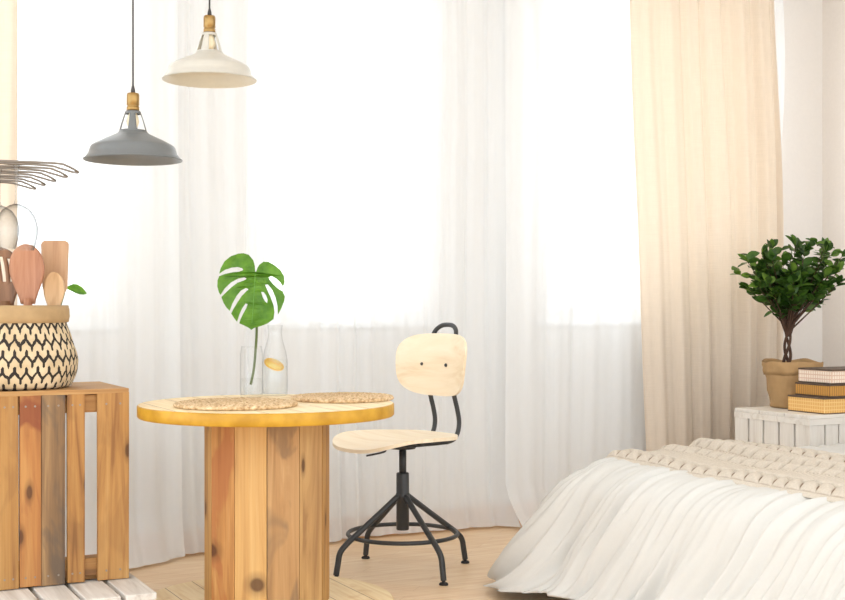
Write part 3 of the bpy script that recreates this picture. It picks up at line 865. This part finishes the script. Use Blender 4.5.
# ---- bed, duvet, knitted blanket -----------------------------------------------------------------------------
BU0, BU1, BV0, BV1 = 2.585, 4.82, 2.25, 3.93
BZ = .50
M_cot = plain('white_cotton', (205, 204, 200), .85, .01, 120, .05, )
M_sheet = plain('mattress_ticking', (232, 226, 216), .85, .02, 60, .05)
M_bedb = wood('pale_bed_base', (232, 206, 170), (220, 190, 150), (190, 152, 110), axis=0, seed=80, knots=0)
bed = empty('bed', ((BU0+BU1)/2, (BV0+BV1)/2, 0), 0, 'low pale bed under the white duvet beside the nightstand crate', 'bed')
hx, hy = (BU1-BU0)/2, (BV1-BV0)/2
b = MB(); b.box(-hx+.05, hx+.1, -hy+.05, hy-.05, .20, BZ-.055, bev=.04); b.build('mattress', M_sheet, bed)
b = MB(); b.box(-hx+.07, hx+.1, -hy+.07, hy-.07, .08, .199, bev=.01); b.build('bed_base', M_bedb, bed)
for sx in (-hx+.12, hx):
    for sy in (-hy+.12, hy-.18):
        b = MB(); b.box(sx, sx+.06, sy, sy+.06, 0, .0795, bev=.004); b.build('leg', M_bedb, bed)

# duvet: rings round the bed's outline, from the middle of the top down to the floor
RC = .16
def contour(n):
    pts = []
    segs = []
    x0, x1, y0, y1 = BU0, BU1, BV0, BV1
    path = []
    def arc(cx, cy, a0):
        return ('a', cx, cy, a0)
    Lx, Ly = (x1-x0-2*RC), (y1-y0-2*RC); La = RC*PI/2
    parts = [('l', x0, y0+RC, 0, 1, Ly, (-1, 0)), ('a', x0+RC, y1-RC, PI, -1), ('l', x0+RC, y1, 1, 0, Lx, (0, 1)), ('a', x1-RC, y1-RC, PI/2, -1),
             ('l', x1, y1-RC, 0, -1, Ly, (1, 0)), ('a', x1-RC, y0+RC, 0, -1), ('l', x1-RC, y0, -1, 0, Lx, (0, -1)), ('a', x0+RC, y0+RC, -PI/2, -1)]
    tau = 0.0
    for p in parts:
        if p[0] == 'l':
            foot = p[6] == (-1, 0)
            k = int(p[5]/(.006 if foot else .02))
            for i in range(k):
                t = i/k*p[5]; pts.append((p[1]+p[3]*t, p[2]+p[4]*t, p[6][0], p[6][1], tau+t, 0.0, 1.0 if foot else .0))
            tau += p[5]
        else:
            k = 72
            for i in range(k):
                a = p[3] - (PI/2)*i/k; c, s = math.cos(a), math.sin(a)
                pts.append((p[1]+RC*c, p[2]+RC*s, c, s, tau + La*2.2*i/k, math.sin(PI*i/k), 1.0))
            tau += La*2.2
    return pts
CP = contour(0)
def prof(s):     # outward, height for run s measured over the edge (s<0: on the top)
    r = .13
    if s < -r: return s, 0.0
    if s < r*.6:
        t = (s + r)/(r*1.6)                      # soft shoulder
        ang = t*math.radians(66)
        Rr = (r*1.6)/math.radians(66)
        return -r + Rr*math.sin(ang), -Rr*(1-math.cos(ang))
    ang = math.radians(66); Rr = (r*1.6)/ang
    bx, bz = -r + Rr*math.sin(ang), -Rr*(1-math.cos(ang))
    q = s - r*.6
    return bx + q*math.cos(math.radians(70)), bz - q*math.sin(math.radians(70))
def ridge(x): return 1 - abs(2*(x - math.floor(x+.5)))
b = MB()
rings_s = [-.80, -.6, -.48, -.40] + [-.34 + .02*i for i in range(10)] + [-.14 + .010*i for i in range(67)]
SMAX = rings_s[-1]
def duvet_top(u, v):
    # gentle swell of the filling
    return BZ + .012*noise.noise((u*2.3, v*2.3, 3)) + .006*noise.noise((u*6, v*5, 8))
rows = []
for s in rings_s:
    row = []
    for (x, y, nx, ny, tau, cor, foot) in CP:
        ox_, oz = prof(s)
        k = max(0.0, min(1.0, (s + .36)/.5)); k2 = max(0.0, s/SMAX)
        # wrinkles radiate over the edge: long ridges that follow the fall with a slight slant
        ph = tau - .42*s + .03*noise.noise((tau*3, s*3, 2))
        w1 = noise.noise((ph*5.2, s*.7, 1.0)); w2 = noise.noise((ph*12.5, s*1.2, 5.0)); w3 = noise.noise((ph*26, s*2.4, 9.0))
        mod = .55 + .9*max(0, .35+noise.noise((ph*2.1, s*1.5, 14)))
        w = .5*w1 + mod*(.85*(.5-math.sqrt(w2*w2+.002)*2.2) + .22*(.4-math.sqrt(w3*w3+.004)*2))
        fine = noise.noise((ph*60, s*7.0, 3.0))
        amp = (.004 + .043*k + .058*k2)
        disp = amp*w + .0022*k*fine
        fl = .18*cor*k2**.7 + .02*noise.noise((tau*2, 0, 3))*k2
        out = ox_ + fl + disp*(.5+.5*k2)*(1 if s > -.12 else .4)
        z = oz
        out = max(out, -.145)
        px_, py_ = x + nx*out, y + ny*out
        if s < -.14:
            px_ = min(max(px_, BU0 - s), BU1 + s); py_ = min(max(py_, BV0 - s), BV1 + s)
        zz = duvet_top(px_, py_) + z + disp*(1-k2)*.75
        row.append([px_, py_, zz, s])
    rows.append(row)
# hem: lift or lay on the floor
for row in rows:
    for i, q in enumerate(row):
        tau = CP[i][4]; cor = CP[i][5]
        hem = .03 + .02*max(0, noise.noise((tau*2.6, 7, 1))) - .03*cor
        hem = max(.008, hem)
        if q[2] < hem + .10:
            zz = q[2]; t = (hem + .10 - zz)
            q[2] = hem + .10*math.exp(-t/.10) - .0
            # tucked roll: the last few centimetres turn under
            over = max(0.0, t - .13)
            q[0] -= CP[i][2]*min(.07, over*.6); q[1] -= CP[i][3]*min(.07, over*.6)
VV = [[b.bm.verts.new(q[:3]) for q in row] for row in rows]
n = len(CP)
for A, B in zip(VV, VV[1:]):
    for i in range(n):
        f = b.bm.faces.new((A[i], A[(i+1)%n], B[(i+1)%n], B[i])); f.smooth = True
f = b.bm.faces.new(VV[0]); f.smooth = True
for v in b.bm.verts: v.co -= Vector(((BU0+BU1)/2, (BV0+BV1)/2, 0))
duv = b.build('duvet', M_cot); duv.location = ((BU0+BU1)/2, (BV0+BV1)/2, 0)
tag(duv, 'creased white cotton duvet draped over the bed down to the floor', 'duvet')

# knitted throw
def knit_mat():
    M = N('oatmeal_knit'); tc = M.n('TexCoord'); nz = M.n('TexNoise', i_Scale=160.0, i_Detail=2.0); M.l(tc, 'Object', nz, 'Vector')
    g = M.n('NewGeometry')
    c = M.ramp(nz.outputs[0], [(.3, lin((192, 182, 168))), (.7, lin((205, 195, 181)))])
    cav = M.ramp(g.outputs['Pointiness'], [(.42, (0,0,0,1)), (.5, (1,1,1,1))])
    c = M.mix(cav, lin((134, 110, 88)), c)  # self-shadow in the stitch hollows, painted into the wool colour
    M.bsdf(c, .95, M.bump(nz.outputs[0], .25, .003)); return M.m
M_knit = knit_mat()
KU0, KU1, KV0, KV1 = 2.70, 3.42, 2.38, 4.0
def sstep(a, bb, x):
    t = max(0, min(1, (x-a)/(bb-a))); return t*t*(3-2*t)
def knit(s, t):
    u = KU0 + (KU1-KU0)*s; v = KV0 + (KV1-KV0)*t
    edge = KU0 + .03*noise.noise((v*2.2, 1, 0)) + .012*noise.noise((v*7, 2, 0))
    u = edge + (KU1-edge)*s
    p = (u - edge)
    # stitch columns run along v; plaits alternate with openwork ribs
    def plait(x, vv, per, h0):
        g_ = abs(math.sin(PI*(vv/per + .7*abs(x))))
        return h0*(1-x**4)*(.2+.8*g_**.5) - (h0*.5 if abs(x) < .09 else 0)
    def eyelets(x, vv, per, h0):
        return h0*(1-x*x) - h0*1.5*max(0, math.cos(2*PI*vv/per))**3*max(0, 1-abs(x+.15)*1.25)
    rib = .0035*abs(math.sin(PI*v/.017))
    if p < .015: h = .006
    elif p < .145: h = plait((p-.08)/.065, v, .062, .022)
    elif p < .25: h = rib + .002
    elif p < .33: h = eyelets((p-.29)/.04, v, .062, .015)
    elif p < .39: h = rib + .002
    elif p < .46: h = eyelets((p-.425)/.035, v+.02, .062, .014)
    elif p < .50: h = rib
    elif p < .62: h = plait((p-.56)/.06, v, .062, .020)
    else: h = rib
    # two soft folds where the throw is rucked up
    lump = .020*math.exp(-((u-2.99-.02*noise.noise((v*2, 5, 1)))/.055)**2) + .026*sstep(3.06, 3.14, u+.03*noise.noise((v*1.7, 9, 1))) + .020*math.exp(-((u-3.17)/.05)**2) - .02*sstep(3.3, 3.42, u)
    lump *= (.75 + .35*noise.noise((u*3, v*2.4, 4)))
    z = max(duvet_top(u, min(v, BV1)), BZ-.004) + .008 + lump + h - .018*(1-min(1, p/.03))**2
    ov_ = max(0.0, v - (BV1-.10))
    if ov_ > 0: z -= 1.4*ov_**2/.16
    return (u - 3.08, v - 3.2, z - BZ)
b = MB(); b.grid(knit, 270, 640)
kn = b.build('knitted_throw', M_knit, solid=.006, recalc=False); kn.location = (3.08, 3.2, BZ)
tag(kn, 'chunky oatmeal knitted throw laid across the white duvet', 'throw blanket')

# ---- white nightstand crate ----------------------------------------------------------------------------------
NZ = .57
nu0, nv0, nv1 = 4.10, 4.27, 4.765
nl = .66
M_wh = wood('whitewashed_crate_wood', (236, 232, 225), (230, 225, 217), (212, 204, 194), axis=2, seed=50, knots=0, knot_rgb=(170, 156, 138))
M_wht = wood('whitewashed_crate_top', (238, 234, 227), (232, 227, 219), (216, 208, 197), axis=0, seed=54, knots=0, knot_rgb=(170, 156, 138))
ns = empty('nightstand_crate', (nu0, nv0, 0), 0, 'whitewashed wooden crate used as a nightstand beside the bed under the potted tree', 'crate')
D = nv1 - nv0
b = MB()
for y0, y1 in ((0, .16), (.165, .325), (.33, D)): b.box(0, nl, y0, y1, NZ-.016, NZ, bev=.002)
b.build('top_boards', M_wht, ns)
b = MB()
k = 5; g = .012; w_ = (D - .0 - (k-1)*g)/k
for i in range(k): b.box(0, .012, i*(w_+g), i*(w_+g)+w_, .0, NZ-.0165, bev=.0015)
b.build('slatted_end', M_wh, ns)
b = MB()
for x0, x1 in [(.0125 + i*.082, .0125 + i*.082 + .074) for i in range(8)]: b.box(x0, min(nl-.001, x1), 0, .012, .0, NZ-.0165, bev=.0015)
b.build('slatted_front', M_wh, ns)
for y in (.0125, D-.045):
    for x in (.0125, nl-.045):
        b = MB(); b.box(x, x+.03, y, y+.03, .0, NZ-.0168, bev=.003); b.build('corner_post', M_wh, ns)
b = MB(); b.box(.0130, nl-.002, .046, D-.046, .02, .034); b.build('bottom_board', M_wht, ns)
b = MB(); b.box(-.004, -.0002, -.002, D, NZ-.045, NZ-.017, bev=.001); b.box(-.004, nl, -.0045, -.0002, NZ-.045, NZ-.017, bev=.001); b.build('top_rail', M_wht, ns)

# kraft paper pot with a small tree
pv = 4.645; pd = depth_at(793, pv); pu_ = U(793, pv)
M_kraft = plain('kraft_paper', (186, 150, 104), .85, .12, 11, .9)
M_soil = plain('dark_soil', (58, 42, 30), .95, .2, 60, .8)
M_bark = plain('tree_bark', (84, 58, 42), .8, .2, 60, .5)
tr = empty('potted_tree', (pu_, pv, NZ+.001), 0, 'small green leafy tree with twisted trunk in a kraft paper pot on the nightstand crate', 'plant')
def kw(a, z):
    c, s = math.cos(a), math.sin(a)
    return .010*noise.noise((c*2.4, s*2.4, z*16)) + .006*noise.noise((c*7+z*9, s*7, z*30))
b = MB()
prof_ = [(0, .0), (.09, .0), (.103, .004), (.106, .02), (.110, .05), (.114, .08), (.119, .11), (.124, .14), (.128, .155), (.1295, .163), (.133, .161), (.136, .18), (.139, .20), (.140, .218), (.137, .222), (.131, .212), (.126, .19), (.122, .175)]
b.lathe(prof_, 80, wob=lambda a, z: kw(a, z) + (.0 if z < .15 else .003*math.sin(3*a+1)))
for v in b.bm.verts:
    if v.co.z > .16: v.co.z += .016*noise.noise((v.co.x*10, v.co.y*10, 2))
pot = b.build('pot', M_kraft, tr)
b = MB(); b.lathe([(0, .188), (.10, .186), (.119, .182)], 40); b.build('soil', M_soil, tr)
b = MB()
crown = []
def Q(px, py, off=0.0):
    return Vector(((px-793)/FPX*pd*CT + off*ST, -(px-793)/FPX*pd*ST + off*CT, Zp(py, pd) - NZ - .001))
for k in range(3):     # plaited trunk
    pts = []
    for i in range(9):
        t = i/8; a = k*2*PI/3 + t*4.2; r = .017*(1-.35*t)
        c = Q(787 + 1*t, 366 - 36*t); pts.append((c.x + r*math.cos(a), c.y + r*math.sin(a), max(c.z, .17)))
    b.tube(spline(pts, 3), [.008*(1-.3*i/24) for i in range(25)], 9)
ends = []
random.seed(23)
for k in range(46):
    px = random.uniform(741, 836); f = abs(px-789)/50
    if k < 18: py = 292 - 18*f + random.uniform(-10, 16)
    elif k < 36: py = random.uniform(258, 292) - 12*f*0
    else: py = random.uniform(246, 272) if px < 800 else random.uniform(240, 268)
    py = min(py, 312 - 26*f)
    off = random.uniform(-.17, .15)*(1 - .35*f)
    e_ = Q(px, py, off)
    s0 = Q(788 + random.uniform(-2, 2), 333 + random.uniform(-6, 4))
    m_ = s0.lerp(e_, .5) + Vector((0, 0, -.012*f)); m_.x = s0.x + (m_.x - s0.x)*.85
    b.tube(spline([s0, m_, e_], 5), [.0046 - .0034*i/10 for i in range(11)], 6, cap=False)
    ends.append((s0, m_, e_))
b.build('trunk', M_bark, tr)
b = MB()
for s0, m_, e_ in ends:
    for j in range(14):
        t = random.uniform(.55, 1.05)
        p = m_.lerp(e_, (t-.5)*2) if t > .5 else s0.lerp(m_, t*2)
        a = random.uniform(0, 2*PI)
        dirv = (e_ - m_).normalized()*.55 + Vector((math.cos(a), math.sin(a), random.uniform(-.35, .55)))
        L_ = random.uniform(.046, .072)
        leaf(b, p, dirv, L_*.58, L_, mi=random.choice((0, 0, 0, 1, 1, 2)), curl=random.uniform(0, .3))
    for j in range(3):
        a = random.uniform(0, 2*PI)
        leaf(b, e_, (e_-m_).normalized() + .5*Vector((math.cos(a), math.sin(a), .3)), .034, .06, mi=random.choice((0, 1, 2)))
for px, py in ((748, 263), (741, 275), (736, 268), (751, 258), (793, 246), (806, 247), (815, 244), (826, 245), (832, 256), (838, 262), (840, 280), (833, 275), (783, 318), (771, 312), (787, 314)):
    c = Q(px, py, random.uniform(-.05, .05)); 
    for j in range(3):
        a = random.uniform(0, 2*PI); leaf(b, c, (math.cos(a), math.sin(a)*.6, random.uniform(-.3, .8)), .034, .056, mi=random.choice((0, 1, 2)))
b.build('foliage', [M_leafD, leaf_mat('mid_leaf', (50, 86, 28), (80, 118, 42)), leaf_mat('light_leaf', (84, 122, 42), (118, 152, 62))], tr)

# decorated boxes
def box_mat(name, ground, line, nx, nz):
    M = N(name); tc = M.n('TexCoord'); sp = M.n('SeparateXYZ'); M.l(tc, 'Object', sp, 0)
    hcoord = M.math('ADD', sp.outputs[0], sp.outputs[1])
    a = M.math('LESS_THAN', M.math('FRACT', M.math('MULTIPLY', hcoord, nx)), .28)
    if nz:
        c_ = M.math('LESS_THAN', M.math('FRACT', M.math('MULTIPLY', sp.outputs[2], nz)), .25)
        a = M.math('MAXIMUM', a, c_)
    M.bsdf(M.mix(M.math('MULTIPLY', a, .8), lin(ground), lin(line)), .6); return M.m
M_lid = plain('dark_box_lid', (92, 74, 60), .55, .08, 40, .05)
def deco_box(px, v0, v1, z0, z1, mat, label, w=.34):
    u0 = U(px, v1)
    o = empty('storage_box', (u0, v0, z0), 0, label, 'box', 'stack of patterned boxes on the nightstand')
    dz = z1 - z0; lz = .008
    b = MB(); b.box(0, w, 0, v1-v0, .0045, dz-lz, bev=.002); b.build('box_body', mat, o)
    b = MB(); b.box(-.002, w+.002, -.002, v1-v0+.002, dz-lz+.0002, dz-.0005, bev=.002); b.build('lid', M_lid, o)
    b = MB(); b.box(-.001, w+.001, -.001, v1-v0+.001, .0003, .0043, bev=.001); b.build('base', M_lid, o)
deco_box(788, 4.285, 4.515, NZ, .645, box_mat('orange_grid', (226, 172, 96), (242, 206, 140), 70, 60), 'orange grid-patterned box, widest and bottom of the stack on the nightstand', .36)
deco_box(795.5, 4.285, 4.50, .6455, .703, box_mat('ochre_stripes', (198, 144, 66), (142, 96, 44), 75, 0), 'ochre box with dark vertical stripes, middle of the stack on the nightstand', .33)
deco_box(798.5, 4.29, 4.50, .7035, .770, box_mat('pale_lattice', (240, 224, 208), (214, 176, 150), 70, 55), 'pale pink lattice-patterned box with dark lid, top of the stack on the nightstand', .32)

# ---- light -----------------------------------------------------------------------------------------------------
W = bpy.data.worlds.new('bright_overcast_sky'); S.world = W; W.use_nodes = True
nt = W.node_tree; nt.nodes.clear()
out = nt.nodes.new('ShaderNodeOutputWorld'); bg = nt.nodes.new('ShaderNodeBackground')
tc = nt.nodes.new('ShaderNodeTexCoord'); sp = nt.nodes.new('ShaderNodeSeparateXYZ'); nt.links.new(tc.outputs['Generated'], sp.inputs[0])
mr = nt.nodes.new('ShaderNodeMapRange'); mr.inputs[1].default_value = -.2; mr.inputs[2].default_value = .6; mr.inputs[3].default_value = 1.75; mr.inputs[4].default_value = 3.3
nt.links.new(sp.outputs[1], mr.inputs[0]); nt.links.new(mr.outputs[0], bg.inputs[1])
rp = nt.nodes.new('ShaderNodeValToRGB'); rp.color_ramp.elements[0].position = .0; rp.color_ramp.elements[0].color = (.955, .98, 1.0, 1); rp.color_ramp.elements[1].position = .8; rp.color_ramp.elements[1].color = (.90, .96, 1.0, 1)
m2 = nt.nodes.new('ShaderNodeMapRange'); m2.inputs[1].default_value = -.6; m2.inputs[2].default_value = .8; nt.links.new(sp.outputs[1], m2.inputs[0]); nt.links.new(m2.outputs[0], rp.inputs[0])
nt.links.new(rp.outputs[0], bg.inputs[0]); nt.links.new(bg.outputs[0], out.inputs[0])

# ---- camera ----------------------------------------------------------------------------------------------------
cam = bpy.data.cameras.new('camera'); co = bpy.data.objects.new('camera', cam); COL.objects.link(co)
co.location = (0, 0, CAMZ); co.rotation_euler = (PI/2, 0, -TH)
cam.sensor_width = 36; cam.lens = 36*FPX/845; cam.shift_y = (HY-300)/845; cam.clip_start = .05
S.camera = co
S.view_settings.view_transform = 'Standard'; S.view_settings.look = 'None'; S.view_settings.exposure = 0.42
S.cycles.max_bounces = 10; S.cycles.transparent_max_bounces = 24; S.cycles.sample_clamp_indirect = 6
